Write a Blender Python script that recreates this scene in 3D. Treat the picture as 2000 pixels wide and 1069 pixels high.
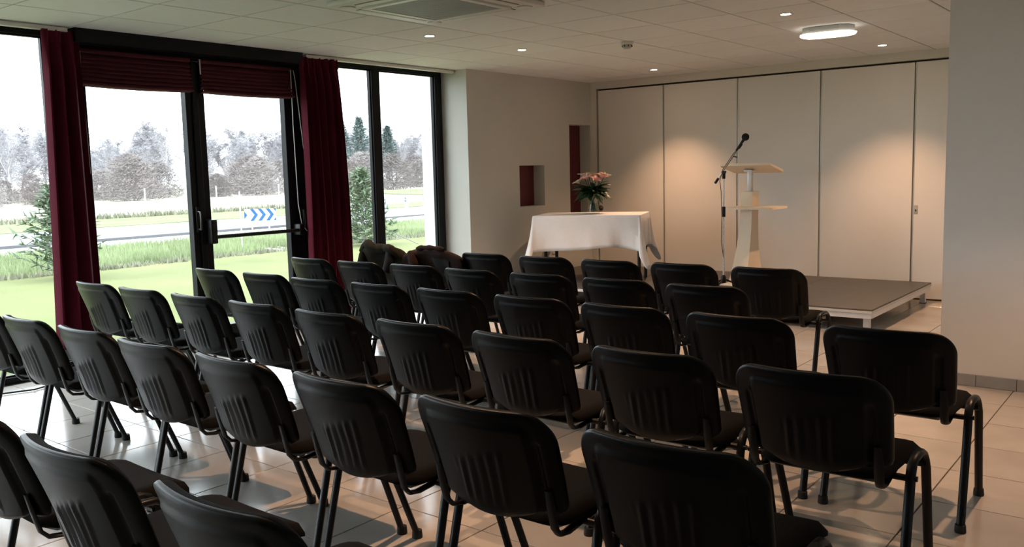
import bpy, bmesh, math, random
from mathutils import Vector, Matrix
R = math.radians
random.seed(7)
for o in list(bpy.data.objects): bpy.data.objects.remove(o)
SC = bpy.context.scene
COL = SC.collection

# ------------------------------------------------------------------ camera
H = 1.3915                       # eye height above the floor
CEIL = 2.4714
cam_d = bpy.data.cameras.new('camera'); cam = bpy.data.objects.new('camera', cam_d); COL.objects.link(cam)
yaw, pitch, roll = -0.672, -0.1109, -0.0248
fw = Vector((math.sin(yaw)*math.cos(pitch), math.cos(yaw)*math.cos(pitch), math.sin(pitch)))
rt = Vector((math.cos(yaw), -math.sin(yaw), 0)); up = rt.cross(fw)
r2 = rt*math.cos(roll)+up*math.sin(roll); u2 = up*math.cos(roll)-rt*math.sin(roll)
m = Matrix.Identity(4)
for i in range(3): m[i][0] = r2[i]; m[i][1] = u2[i]; m[i][2] = -fw[i]
m.translation = (0, 0, H)
cam.matrix_world = m
cam_d.sensor_fit = 'HORIZONTAL'; cam_d.sensor_width = 36; cam_d.lens = 1703.95/2000*36
cam_d.shift_y = -9.5/2000; cam_d.clip_start = .05; cam_d.clip_end = 600
SC.camera = cam

# ------------------------------------------------------------------ sky and exposure
SKY = 2.7
w = bpy.data.worlds.new('sky'); SC.world = w; w.use_nodes = True
nt = w.node_tree; nt.nodes.clear()
out = nt.nodes.new('ShaderNodeOutputWorld'); bg = nt.nodes.new('ShaderNodeBackground')
tc = nt.nodes.new('ShaderNodeTexCoord'); nz = nt.nodes.new('ShaderNodeTexNoise'); rp = nt.nodes.new('ShaderNodeValToRGB')
nz.inputs['Scale'].default_value = 1.6; nz.inputs['Detail'].default_value = 3
rp.color_ramp.elements[0].color = (.80, .89, 1.0, 1); rp.color_ramp.elements[1].color = (.92, .965, 1.0, 1)
nt.links.new(tc.outputs['Generated'], nz.inputs['Vector']); nt.links.new(nz.outputs['Fac'], rp.inputs['Fac'])
nt.links.new(rp.outputs['Color'], bg.inputs['Color']); bg.inputs['Strength'].default_value = SKY
nt.links.new(bg.outputs['Background'], out.inputs['Surface'])
vs = SC.view_settings; vs.view_transform = 'Standard'; vs.look = 'None'; vs.gamma = 1; vs.exposure = 1.3; vs.use_curve_mapping = False

# warm halogen power of one recessed downlight
SPOT_W = 58; WARM = (1.0, .57, .33)

# ------------------------------------------------------------------ helpers
class MB:
    def __init__(s): s.v = []; s.f = []
    def add(s, v, f):
        n = len(s.v); s.v += [tuple(p) for p in v]; s.f += [tuple(i+n for i in q) for q in f]; return s
    def box(s, x0, x1, y0, y1, z0, z1):
        v = [(x0,y0,z0),(x1,y0,z0),(x1,y1,z0),(x0,y1,z0),(x0,y0,z1),(x1,y0,z1),(x1,y1,z1),(x0,y1,z1)]
        return s.add(v, [(0,3,2,1),(4,5,6,7),(0,1,5,4),(1,2,6,5),(2,3,7,6),(3,0,4,7)])
    def bev(s, x0, x1, y0, y1, z0, z1, b=.005, seg=2):
        bm = bmesh.new(); bmesh.ops.create_cube(bm, size=1)
        for v in bm.verts: v.co = Vector(((x0+x1)/2+v.co.x*(x1-x0), (y0+y1)/2+v.co.y*(y1-y0), (z0+z1)/2+v.co.z*(z1-z0)))
        bmesh.ops.bevel(bm, geom=list(bm.edges), offset=b, segments=seg, profile=.5, affect='EDGES')
        bm.verts.index_update()
        s.add([v.co[:] for v in bm.verts], [[v.index for v in f.verts] for f in bm.faces]); bm.free(); return s
    def tube(s, pts, rad, n=8, ref=None, asp=1.0, cap=True):
        pts = [Vector(p) for p in pts]; k = len(pts)
        rad = rad if isinstance(rad, (list, tuple)) else [rad]*k
        ref = Vector(ref) if ref else None
        rings = []; prev = None
        for i, p in enumerate(pts):
            t = (pts[min(i+1,k-1)]-pts[max(i-1,0)]).normalized()
            a = ref if ref else (prev if prev else (Vector((0,0,1)) if abs(t.z) < .9 else Vector((1,0,0))))
            u = (a - t*a.dot(t)).normalized(); v = t.cross(u); prev = u
            rings.append([p+u*(rad[i]*math.cos(2*math.pi*j/n))+v*(rad[i]*asp*math.sin(2*math.pi*j/n)) for j in range(n)])
        V = [q for r in rings for q in r]; F = []
        for i in range(k-1):
            for j in range(n):
                a = i*n+j; b = i*n+(j+1)%n; F.append((a, b, b+n, a+n))
        if cap: F.append(tuple(range(n))[::-1]); F.append(tuple((k-1)*n+j for j in range(n)))
        return s.add(V, F)
    def lathe(s, prof, n=24, c=(0,0,0), close=False):
        V = []; F = []; k = len(prof)
        for r_, z in prof:
            for j in range(n):
                a = 2*math.pi*j/n; V.append((c[0]+r_*math.cos(a), c[1]+r_*math.sin(a), c[2]+z))
        for i in range(k-1):
            for j in range(n):
                a = i*n+j; b = i*n+(j+1)%n; F.append((a, b, b+n, a+n))
        if close: F.append(tuple(range(n))[::-1]); F.append(tuple((k-1)*n+j for j in range(n)))
        return s.add(V, F)
    def prism(s, poly, axis, a0, a1):
        def P(q, a): return {'x': (a, q[0], q[1]), 'y': (q[0], a, q[1]), 'z': (q[0], q[1], a)}[axis]
        n = len(poly); V = [P(q, a0) for q in poly]+[P(q, a1) for q in poly]
        F = [tuple(range(n)), tuple(range(2*n-1, n-1, -1))]+[(i, i+n, (i+1) % n+n, (i+1) % n) for i in range(n)]
        return s.add(V, F)
    def grid(s, fn, nu, nv):
        V = [fn(i/nu, j/nv) for j in range(nv+1) for i in range(nu+1)]
        F = [(j*(nu+1)+i, j*(nu+1)+i+1, (j+1)*(nu+1)+i+1, (j+1)*(nu+1)+i) for j in range(nv) for i in range(nu)]
        return s.add(V, F)
    def shell(s, f1, f2, nu, nv):
        """closed skin between two parametric sheets that share a rim"""
        n = len(s.v); s.grid(f1, nu, nv); n2 = len(s.v); s.grid(f2, nu, nv)
        W = nu+1
        for k in range(n2-n and len(s.f)-nu*nv, len(s.f)): s.f[k] = s.f[k][::-1]
        rim = [i for i in range(nu)]+[j*W+nu for j in range(nv)]+[nv*W+i for i in range(nu, 0, -1)]+[j*W for j in range(nv, 0, -1)]
        L = len(rim)
        for i in range(L):
            a, b = rim[i], rim[(i+1) % L]; s.f.append((n+b, n+a, n2+a, n2+b))
        return s
    def ico(s, c, r_, sub=2, sc=(1,1,1)):
        bm = bmesh.new(); bmesh.ops.create_icosphere(bm, subdivisions=sub, radius=r_)
        bm.verts.index_update()
        s.add([(c[0]+v.co.x*sc[0], c[1]+v.co.y*sc[1], c[2]+v.co.z*sc[2]) for v in bm.verts], [[v.index for v in f.verts] for f in bm.faces]); bm.free(); return s
    def mesh(s, name, mat, smooth=True, ang=40):
        me = bpy.data.meshes.new(name); me.from_pydata(s.v, [], s.f); me.update()
        bm = bmesh.new(); bm.from_mesh(me); bmesh.ops.recalc_face_normals(bm, faces=bm.faces); bm.to_mesh(me); bm.free()
        if mat: me.materials.append(mat)
        if smooth:
            for p in me.polygons: p.use_smooth = True
            me.set_sharp_from_angle(angle=R(ang))
        return me
    def build(s, name, mat, parent=None, smooth=True, ang=40):
        o = bpy.data.objects.new(name, s.mesh(name, mat, smooth, ang)); COL.objects.link(o)
        if parent: o.parent = parent
        return o

def tag(o, label=None, cat=None, group=None, kind=None):
    if label: o['label'] = label
    if cat: o['category'] = cat
    if group: o['group'] = group
    if kind: o['kind'] = kind
    return o
def thing(name, label, cat, loc=(0,0,0), rz=0, group=None):
    o = bpy.data.objects.new(name, None); COL.objects.link(o); o.location = loc; o.rotation_euler = (0,0,rz)
    o.empty_display_size = .1
    return tag(o, label, cat, group)
def copy_tree(o, parent=None):
    c = o.copy(); COL.objects.link(c); c.parent = parent
    for ch in list(o.children): copy_tree(ch, c)
    return c
def struct(name, mb, mat, parent=None, smooth=False, label=None):
    o = mb.build(name, mat, parent, smooth)
    if not parent: o['kind'] = 'structure'
    if label: o['label'] = label
    return o
def inst(name, me, loc, parent=None, rot=None, scale=None):
    o = bpy.data.objects.new(name, me); COL.objects.link(o); o.location = loc
    if rot: o.rotation_euler = rot
    if scale: o.scale = scale
    if parent: o.parent = parent
    return o

def mat(name, col, rough=.5, metal=0, var=0, vscale=4, bump=0, bscale=80, spec=.5, sheen=0, trans=0, rand=0, coat=0):
    M = bpy.data.materials.new(name); M.use_nodes = True
    n = M.node_tree; b = n.nodes['Principled BSDF']
    b.inputs['Base Color'].default_value = (*col, 1); b.inputs['Roughness'].default_value = rough
    b.inputs['Metallic'].default_value = metal; b.inputs['Specular IOR Level'].default_value = spec
    if sheen: b.inputs['Sheen Weight'].default_value = sheen; b.inputs['Sheen Roughness'].default_value = .5
    if coat: b.inputs['Coat Weight'].default_value = coat
    t = n.nodes.new('ShaderNodeTexCoord')
    src = None
    if var:
        z = n.nodes.new('ShaderNodeTexNoise'); z.inputs['Scale'].default_value = vscale; z.inputs['Detail'].default_value = 5
        n.links.new(t.outputs['Object'], z.inputs['Vector'])
        mx = n.nodes.new('ShaderNodeMix'); mx.data_type = 'RGBA'
        mx.inputs['A'].default_value = (*[c*(1-var) for c in col], 1); mx.inputs['B'].default_value = (*[min(1, c*(1+var)) for c in col], 1)
        cr = n.nodes.new('ShaderNodeMapRange'); cr.inputs['From Min'].default_value = .3; cr.inputs['From Max'].default_value = .7
        n.links.new(z.outputs['Fac'], cr.inputs['Value']); n.links.new(cr.outputs['Result'], mx.inputs['Factor'])
        src = mx.outputs['Result']
    if rand:
        oi = n.nodes.new('ShaderNodeObjectInfo'); hs = n.nodes.new('ShaderNodeHueSaturation')
        mr = n.nodes.new('ShaderNodeMapRange'); mr.inputs['To Min'].default_value = 1-rand; mr.inputs['To Max'].default_value = 1+rand
        n.links.new(oi.outputs['Random'], mr.inputs['Value']); n.links.new(mr.outputs['Result'], hs.inputs['Value'])
        if src: n.links.new(src, hs.inputs['Color'])
        else: hs.inputs['Color'].default_value = (*col, 1)
        src = hs.outputs['Color']
    if src: n.links.new(src, b.inputs['Base Color'])
    if bump:
        z = n.nodes.new('ShaderNodeTexNoise'); z.inputs['Scale'].default_value = bscale; z.inputs['Detail'].default_value = 4
        n.links.new(t.outputs['Object'], z.inputs['Vector'])
        bp = n.nodes.new('ShaderNodeBump'); bp.inputs['Strength'].default_value = bump; bp.inputs['Distance'].default_value = .01
        n.links.new(z.outputs['Fac'], bp.inputs['Height']); n.links.new(bp.outputs['Normal'], b.inputs['Normal'])
    if trans:
        tr = n.nodes.new('ShaderNodeBsdfTranslucent'); ms = n.nodes.new('ShaderNodeMixShader'); ms.inputs[0].default_value = trans
        tr.inputs['Color'].default_value = (*col, 1)
        if src: n.links.new(src, tr.inputs['Color'])
        n.links.new(b.outputs[0], ms.inputs[1]); n.links.new(tr.outputs[0], ms.inputs[2])
        n.links.new(ms.outputs[0], n.nodes['Material Output'].inputs['Surface'])
    return M
def glass(name, tint=(1,1,1), gloss=.06):
    M = bpy.data.materials.new(name); M.use_nodes = True; n = M.node_tree; n.nodes.clear()
    o = n.nodes.new('ShaderNodeOutputMaterial'); a = n.nodes.new('ShaderNodeBsdfTransparent'); g = n.nodes.new('ShaderNodeBsdfGlossy')
    lw = n.nodes.new('ShaderNodeLayerWeight'); pw = n.nodes.new('ShaderNodeMath'); pw.operation = 'POWER'; pw.inputs[1].default_value = 5
    n.links.new(lw.outputs['Facing'], pw.inputs[0]); fr = n.nodes.new('ShaderNodeMath'); fr.operation = 'MULTIPLY_ADD'
    fr.inputs[1].default_value = .6; fr.inputs[2].default_value = gloss*.5; n.links.new(pw.outputs[0], fr.inputs[0]); mx = n.nodes.new('ShaderNodeMixShader')
    a.inputs['Color'].default_value = (*tint, 1); g.inputs['Roughness'].default_value = .02
    n.links.new(fr.outputs[0], mx.inputs[0]); n.links.new(a.outputs[0], mx.inputs[1]); n.links.new(g.outputs[0], mx.inputs[2]); n.links.new(mx.outputs[0], o.inputs['Surface'])
    return M
def emit(name, col, s):
    M = bpy.data.materials.new(name); M.use_nodes = True; n = M.node_tree; n.nodes.clear()
    o = n.nodes.new('ShaderNodeOutputMaterial'); e = n.nodes.new('ShaderNodeEmission'); e.inputs[0].default_value = (*col, 1); e.inputs[1].default_value = s
    n.links.new(e.outputs[0], o.inputs['Surface']); return M

M = {}
M['wall'] = mat('painted wall', (.53,.525,.49), .85, var=.03, vscale=2, bump=.15, bscale=220)
M['wall_lightened'] = mat('lightened wall paint', (.76,.755,.73), .85, var=.02, vscale=2, bump=.15, bscale=220)  # wall paint lightened in colour to make up for light missing here
M['wall_white'] = mat('white painted facade', (.78,.78,.77), .8, var=.03)
M['ceiling'] = mat('mineral ceiling tile', (.73,.73,.72), .9, var=.02, vscale=9, bump=.12, bscale=260, rand=.025)
M['grid'] = mat('ceiling joint', (.12,.115,.105), .6)
M['gridbar'] = mat('ceiling tee bar', (.48,.465,.42), .35)
M['tile'] = mat('beige porcelain floor tile', (.50,.465,.42), .15, var=.10, vscale=3, bump=.02, bscale=30, rand=.05)
M['grout'] = mat('grey grout', (.10,.09,.08), .8)
M['base_tile'] = mat('grey skirting tile', (.33,.335,.335), .45, var=.1, vscale=8)
M['panel'] = mat('cream partition panel', (.76,.735,.68), .55, var=.015, vscale=3, bump=.05, bscale=150, spec=.4)
M['edge'] = mat('aluminium edge profile', (.42,.40,.36), .4, .6)
M['darkgap'] = mat('dark gasket', (.055,.045,.035), .8)
M['lintel'] = mat('partition head trim', (.68,.65,.57), .6)
M['frame'] = mat('anthracite window frame', (.006,.0065,.008), .4, bump=.03, bscale=300, spec=.16)
M['curtain'] = mat('burgundy curtain cloth', (.115,.008,.022), .85, var=.08, vscale=12, bump=.1, bscale=400, spec=.2, trans=.15)
M['blind'] = mat('burgundy blind cloth', (.085,.007,.018), .85, var=.1, vscale=14, bump=.2, bscale=400, trans=.05)
M['red'] = mat('dark red paint', (.10,.010,.016), .6)
M['white_plastic'] = mat('white plastic', (.68,.67,.62), .4)
M['grey_plastic'] = mat('grey plastic', (.40,.40,.38), .45)
M['shell'] = mat('black moulded plastic', (.003,.0032,.0037), .34, bump=.12, bscale=500, spec=.2)
M['fabric'] = mat('black woven fabric', (.0065,.0055,.005), .92, var=.25, vscale=90, bump=.3, bscale=500, spec=.15)
M['tube'] = mat('black painted steel tube', (.006,.006,.007), .38, spec=.3)
M['cap'] = mat('black rubber', (.01,.01,.01), .7)
M['steel'] = mat('bright steel', (.65,.65,.66), .25, 1)
M['deck'] = mat('dark stage plywood', (.075,.070,.064), .5, var=.12, vscale=6, bump=.08, bscale=120)
M['deck_edge'] = mat('pale deck edging', (.55,.53,.49), .45)
M['alu'] = mat('painted aluminium', (.66,.66,.66), .4, .2)
M['wood'] = mat('pale maple veneer', (.76,.65,.50), .45, var=.05, vscale=5, spec=.4)
M['cloth'] = mat('white cotton cloth', (.80,.79,.80), .85, var=.015, vscale=20, bump=.9, bscale=6, sheen=.1)
M['foam'] = mat('black foam', (.008,.008,.008), .95, bump=.4, bscale=600)
M['brass'] = mat('dark bronze', (.12,.09,.05), .4, .7)
M['coat_olive'] = mat('dark olive wool', (.020,.018,.013), .95, var=.25, vscale=25, bump=.4, bscale=300, spec=.1)
M['coat_brown'] = mat('dark brown cloth', (.022,.011,.008), .9, var=.25, vscale=16, bump=.4, bscale=260, spec=.15)
M['coat_black'] = mat('near black lining', (.007,.006,.006), .95, bump=.3, bscale=260)
M['leaf'] = mat('dark green leaf', (.020,.055,.018), .45, var=.3, vscale=20)
M['petal_pink'] = mat('pink petal', (.86,.50,.47), .6, var=.15, vscale=40, trans=.2)
M['petal_cream'] = mat('cream petal', (.82,.76,.62), .6, var=.08, vscale=40, trans=.2)
M['petal_yellow'] = mat('yellow green petal', (.62,.56,.26), .6, trans=.2)
M['vase'] = glass('vase glass', (.93,.95,.94))
M['water'] = glass('water', (.84,.88,.80))
M['lawn'] = mat('mown lawn', (0.16,0.1784,0.0783), .95, var=.16, vscale=.55, spec=.1, bump=.3, bscale=60)
M['meadow'] = mat('rough grass ground', (0.1628,0.1924,0.0962), .95, var=.2, vscale=.7, spec=.1)
M['grass'] = mat('grass blade', (0.2664,0.3182,0.1739), .8, var=.25, vscale=.8, spec=.1, trans=.3)
M['straw'] = mat('dry field', (0.3404,0.3108,0.2516), .95, var=.12, vscale=.3, spec=.1)
M['tuft'] = mat('rough tuft', (0.2516,0.2516,0.185), .9, var=.3, vscale=1, spec=.1)
M['shoulder'] = mat('pale road shoulder', (0.3552,0.3478,0.3404), .9, var=.05, vscale=1)
M['asphalt'] = mat('wet grey asphalt', (0.1813,0.1813,0.1924), .6, var=.08, vscale=1.2)
M['kerb'] = mat('dark kerb', (0.1036,0.1036,0.111), .8)
M['galv'] = mat('galvanised steel', (.42,.43,.44), .5, .4)
M['sign_white'] = mat('white sign sheet', (0.555,0.5698,0.5772), .5)
M['sign_blue'] = mat('blue sign sheet', (.004,.075,.21), .5)
M['bark'] = mat('grey bark with haze tint', (0.2664,0.2479,0.2368), .95, var=.2, vscale=2)  # bark colour lightened to carry the haze of distance
M['twig'] = mat('bare twigs with haze tint', (0.296,0.2886,0.3034), .95, var=.2, vscale=.4, rand=.12)  # twig colour paled and greyed in place of haze in the air
M['twig2'] = mat('shrub twigs with haze tint', (0.2516,0.2257,0.2183), .95, var=.2, vscale=.5, rand=.12)  # brown washed out, distance haze mixed into the colour
M['birch'] = mat('white birch bark', (0.407,0.3922,0.3848), .9, var=.15, vscale=3)
M['pine'] = mat('blue green pine needles', (0.0962,0.1369,0.1295), .9, var=.25, vscale=.8, rand=.1)
M['conifer'] = mat('green conifer sprays', (0.1258,0.1776,0.1073), .85, var=.3, vscale=3)
M['galv_dark'] = mat('dark brushed metal', (.12,.12,.12), .35, .8)
M['lamp'] = emit('halogen lamp', (1,.80,.55), 30)
M['diffuser'] = emit('lit diffuser', (1,.93,.78), 1.6)
M['chrome'] = mat('white lamp ring', (.7,.68,.62), .3)

M['glass'] = glass('window glass', (.97,.985,.98))
# ------------------------------------------------------------------ room shell
X0 = -6.46                                   # inner plane of the glazed wall
PY = 9.3676                                  # folding partition plane
FX, FY, FT = -.8468, 5.5164, .4348           # floor tile grid
fl = struct('floor', MB().box(-6.6, 2.5, -3.2, 10.2, -.15, -.006), M['grout'])
tile_me = MB().bev(-FT/2+.0028, FT/2-.0028, -FT/2+.0028, FT/2-.0028, -.008, 0, .0012, 1).mesh('floor_tile', M['tile'], False)
rest = MB()
def seen(x, y, z=0, mx=.66, my=.36):
    d = Vector((x, y, z))-Vector((0, 0, H)); f = d.dot(fw)
    return f > .3 and abs(d.dot(r2)/f) < mx and -my < d.dot(u2)/f < my
nt_ = 0
for i in range(-14, 8):
    for j in range(-20, 11):
        cx, cy = FX+(i+.5)*FT, FY+(j+.5)*FT
        x0, x1, y0, y1 = max(cx-FT/2, -6.43), min(cx+FT/2, 2.4), max(cy-FT/2, -3.1), min(cy+FT/2, 10.1)
        if x1-x0 < .01 or y1-y0 < .01: continue
        full = cx-FT/2 > -6.43
        hidden = (-6.0 < cx < -2.2 and 7.4 < cy < 9.3) or (cx > -1.2 and cy > 5.95) or cy > PY+.1
        if full and not hidden and seen(cx, cy, 0, .60, .335) and nt_ < 298:
            inst('floor_tile', tile_me, (cx, cy, 0), fl); nt_ += 1
        else: rest.box(x0+.0028, x1-.0028, y0+.0028, y1-.0028, -.008, 0)
o = rest.build('outlying_floor_tiles', M['tile'], fl, False); o['kind'] = 'stuff'

# ceiling: slab, tiles of 0.6 m, tee bars between
OX, OY = -6.3235, 4.2005
ce = struct('ceiling', MB().box(-6.62, 2.5, -3.2, 10.2, CEIL+.012, CEIL+.25), M['grid'])
ct_me = MB().bev(-.2938, .2938, -.2938, .2938, -.0, .011, .002, 1).mesh('ceiling_tile', M['ceiling'], False)
rest = MB(); bars = MB(); nct = 0
for i in range(-1, 15):
    for j in range(-13, 10):
        cx, cy = OX+(i+.5)*.6, OY+(j+.5)*.6
        x0, x1, y0, y1 = max(cx-.2938, -6.40), min(cx+.2938, 2.4), max(cy-.2938, -3.1), min(cy+.2938, 9.36)
        if x1-x0 < .02 or y1-y0 < .02: continue
        if x0 == cx-.2938 and y1 == cy+.2938 and seen(cx, cy, CEIL, .64, .36): inst('ceiling_tile', ct_me, (cx, cy, CEIL), ce); nct += 1
        else: rest.box(x0, x1, y0, y1, CEIL, CEIL+.011)
o = rest.build('outlying_ceiling_tiles', M['ceiling'], ce, False); o['kind'] = 'stuff'

# walls
struct('wall_right', MB().box(-1.262, 2.5, 5.9, 10.2, 0, CEIL+.02), M['wall_lightened'])
bb = struct('baseboard_right', MB().box(-1.262, 2.5, 5.893, 5.9, 0, .070), M['grout'])
bw = .2215
for k in range(8):
    xa = -1.2745+k*bw
    MB().bev(max(xa, -1.262)+.0015, xa+bw-.0015, 5.888, 5.899, .001, .073, .0015, 1).build('skirting_tile', M['base_tile'], bb, False)
struct('wall_rear', MB().box(-6.6, 2.5, -3.2, -3.05, 0, CEIL+.02), mat('darkened rear wall', (.14,.13,.12), .9, var=.03))  # unseen wall, colour darkened so it reflects less onto the chair backs
struct('wall_side', MB().box(2.35, 2.5, -3.2, 5.9, 0, CEIL+.02), M['wall_lightened'])
# niche wall on the window side (x = -6.12), pierced by a hatch and a doorway
WX = -6.12; NY0, NY1, NZ0, NZ1 = 7.873, 8.352, .985, 1.457; DY0, DY1, DZ = 8.88, 9.343, 1.945
wl = MB(); D = .16
def wbox(y0, y1, z0, z1): wl.box(WX-D, WX, y0, y1, z0, z1)
wbox(7.0, NY0, 0, CEIL+.02); wbox(NY0, NY1, 0, NZ0); wbox(NY0, NY1, NZ1, CEIL+.02); wbox(NY1, DY0, 0, CEIL+.02)
wbox(DY0, DY1, 0, .80); wbox(DY0, DY1, DZ, CEIL+.02); wbox(DY1, 9.6, 0, CEIL+.02)
wl.box(-6.62, WX-D, 7.0, 7.12, 0, CEIL+.02)
struct('wall_left', wl, M['wall'])
struct('wall_alcove', MB().box(-6.40, -6.283, 7.2, 9.6, 0, CEIL), M['red'], label='dark red wall behind the hatch and tall niche')
struct('wall_outer', MB().box(-6.78, -6.53, 6.985, 9.8, -.3, 2.9), M['wall_white'], label='white outside wall return past the right window')
so = MB().bev(-6.118, -6.105, 8.475, 8.56, .395, .48, .006).build('wall_socket', M['white_plastic']); tag(so, 'white wall socket low on the wall behind the table', 'socket')
MB().lathe([(.0,.0),(.021,.0),(.021,.004),(.0,.004)], 14).build('socket_well', M['grey_plastic'], so)
so.children[0].rotation_euler = (0, R(90), 0); so.children[0].location = (-6.105, 8.5175, .4375)

# folding partition across the back
wb = struct('wall_back', MB().box(-6.4, 2.5, PY+.06, 10.2, 0, CEIL+.02), M['darkgap'])
struct('trim_1', MB().box(-6.118, -1.2, PY-.012, PY+.07, 2.386, CEIL), M['lintel'])
struct('trim_2', MB().box(-6.118, -6.036, PY-.012, PY+.07, 0, 2.386), M['lintel'])
seams = [-6.028, -5.100, -4.167, -3.238, -2.304, -1.37]
for a, b in zip(seams[:-1], seams[1:]):
    p = MB().bev(a+.016, b-.004, PY, PY+.05, .018, 2.366, .003, 1).build('partition_panel', M['panel'], wb, False)
    MB().box(a+.005, a+.016, PY+.002, PY+.05, .018, 2.366).build('edge_profile', M['edge'], p, False)
    MB().box(a+.005, b-.004, PY+.008, PY+.045, .002, .018).build('bottom_seal', M['darkgap'], p, False)
    q = p
    if abs(a+6.028) < .01:
        k = MB().lathe([(0,0),(.034,0),(.034,.006),(.026,.012),(.012,.03),(0,.032)], 20); k = k.build('round_knob', M['brass'], p); k.rotation_euler = (R(90),0,0); k.location = (-5.987, PY, .905)
    if abs(a+2.304) < .01:
        MB().bev(-2.283, -2.247, PY-.006, PY+.002, .868, .956, .004).build('lock_plate', M['grey_plastic'], p)
        MB().box(-2.271, -2.259, PY-.0075, PY-.005, .895, .915).build('lock_slot', M['darkgap'], p, False)

# ------------------------------------------------------------------ glazed wall
FD0, FD1 = X0-.07, X0                       # frame depth
def frame_member(y0, y1, z0, z1, d0=FD0, d1=FD1): return MB().bev(d0, d1, y0, y1, z0, z1, .004, 1)
def window(n, ya, yb, mull, label):
    b = MB()
    b.bev(FD0, FD1, ya, yb, 2.42, 2.475, .004, 1)
    root = struct('window_%d' % n, b, M['frame'], label=label)
    frame_member(ya, yb, 0, .048).build('sill_rail', M['frame'], root)
    ys = [ya]+[c for q in mull for c in q]+[yb]
    frame_member(ya, ya+.1, .048, 2.42).build('jamb', M['frame'], root); frame_member(yb-.1, yb, .048, 2.42).build('jamb', M['frame'], root)
    cur = ya+.1
    for q in mull:
        frame_member(q[0], q[1], .048, 2.42).build('mullion', M['frame'], root)
    spans = []
    for q in mull+[(yb-.1, yb)]: spans.append((cur, q[0])); cur = q[1]
    for a, c in spans:
        MB().box(X0-.045, X0-.035, a, c, .048, 2.42).build('pane', M['glass'], root, False)
        bd = MB()
        for (y0, y1, z0, z1) in ((a, a+.012, .048, 2.42), (c-.012, c, .048, 2.42), (a, c, .048, .06), (a, c, 2.408, 2.42)): bd.box(X0-.058, X0-.022, y0, y1, z0, z1)
        bd.build('glazing_bead', M['frame'], root, False)
    return root
window(1, -2.9, 2.99, [(-1.55,-1.45), (-.15, -.05), (1.25, 1.35)], 'tall black framed window left of the glazed door')
window(2, 5.12, 6.985, [(5.985, 6.092)], 'tall black framed window with mullion beside the white pier')
struct('wall_window', MB().box(-6.6, X0, -3.2, -2.9, 0, CEIL+.02), M['wall'])
# double glazed door
dr = struct('door_1', frame_member(2.99, 5.12, 2.34, 2.475), M['frame'], label='black framed glazed double door with push bar')
frame_member(2.99, 3.07, 0, 2.34).build('jamb', M['frame'], dr); frame_member(5.02, 5.12, 0, 2.34).build('jamb', M['frame'], dr)
frame_member(3.07, 5.02, 0, .03).build('threshold', M['frame'], dr)
def leaf(y0, y1, gl, gr):
    lf = frame_member(y0, y1, 2.24, 2.335, FD0+.01, FD1+.012).build('door_leaf', M['frame'], dr)
    frame_member(y0, gl, .035, 2.24, FD0+.01, FD1+.012).build('stile', M['frame'], lf)
    frame_member(gr, y1, .035, 2.24, FD0+.01, FD1+.012).build('stile', M['frame'], lf)
    frame_member(gl, gr, .035, .16, FD0+.01, FD1+.012).build('bottom_rail', M['frame'], lf)
    MB().box(X0-.04, X0-.03, gl, gr, .16, 2.24).build('pane', M['glass'], lf, False)
    return lf
l1 = leaf(3.075, 4.036, 3.16, 3.955); l2 = leaf(4.042, 5.015, 4.125, 4.918)
frame_member(4.008, 4.060, .035, 2.335, FD1+.012, FD1+.030).build('meeting_strip', M['frame'], l1)
# handles: lever plate on the left leaf, push bar on the right leaf
hx = FD1+.013
MB().bev(hx, hx+.014, 3.978, 4.006, .96, 1.17, .004).build('handle_plate', M['tube'], l1)
MB().tube([(hx+.012,3.992,1.13),(hx+.05,3.992,1.125),(hx+.056,3.99,1.09),(hx+.056,3.988,1.0),(hx+.05,3.99,.985),(hx+.012,3.992,.985)], .008, 8).build('pull_handle', M['galv_dark'], l1)
pb = MB().tube([(hx+.075,4.10,.915),(hx+.075,4.965,.915)], .016, 10, ref=(0,0,1), asp=.8).build('push_bar', M['tube'], l2)
MB().bev(hx, hx+.095, 4.055, 4.115, .86, 1.06, .01).build('bar_case', M['tube'], l2); MB().bev(hx, hx+.095, 4.945, 5.0, .87, .97, .01).build('bar_case', M['tube'], l2)
MB().tube([(hx-.005,5.045,1.10),(hx+.03,5.045,1.09),(hx+.036,5.045,1.05),(hx+.036,5.045,.98),(hx+.03,5.045,.94),(hx-.005,5.045,.93)], .010, 8).build('frame_pull', M['tube'], dr)
MB().bev(hx-.014, hx-.002, 5.03, 5.06, .90, 1.12, .004).build('frame_pull_plate', M['tube'], dr)

# dark head box over the doors, curtain tracks
struct('trim_3', MB().box(-6.40, -6.26, 3.02, 5.0, 2.375, CEIL), M['frame'], label='black head box above the glazed door')
for n, (a, b) in enumerate(((-1.3, 2.98), (5.05, 6.99))):
    tr = MB().bev(-6.32, -6.275, a, b, CEIL-.036, CEIL-.008, .004).build('curtain_track', M['white_plastic'])
    for k in range(6): MB().box(-6.305, -6.29, a+.1+(b-a-.2)*k/5, a+.13+(b-a-.2)*k/5, CEIL-.009, CEIL+.002).build('track_clip', M['white_plastic'], tr, False)
    tag(tr, ['white curtain track above the window left of the door', 'white curtain track above the window right of the door'][n], 'curtain track')

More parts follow.
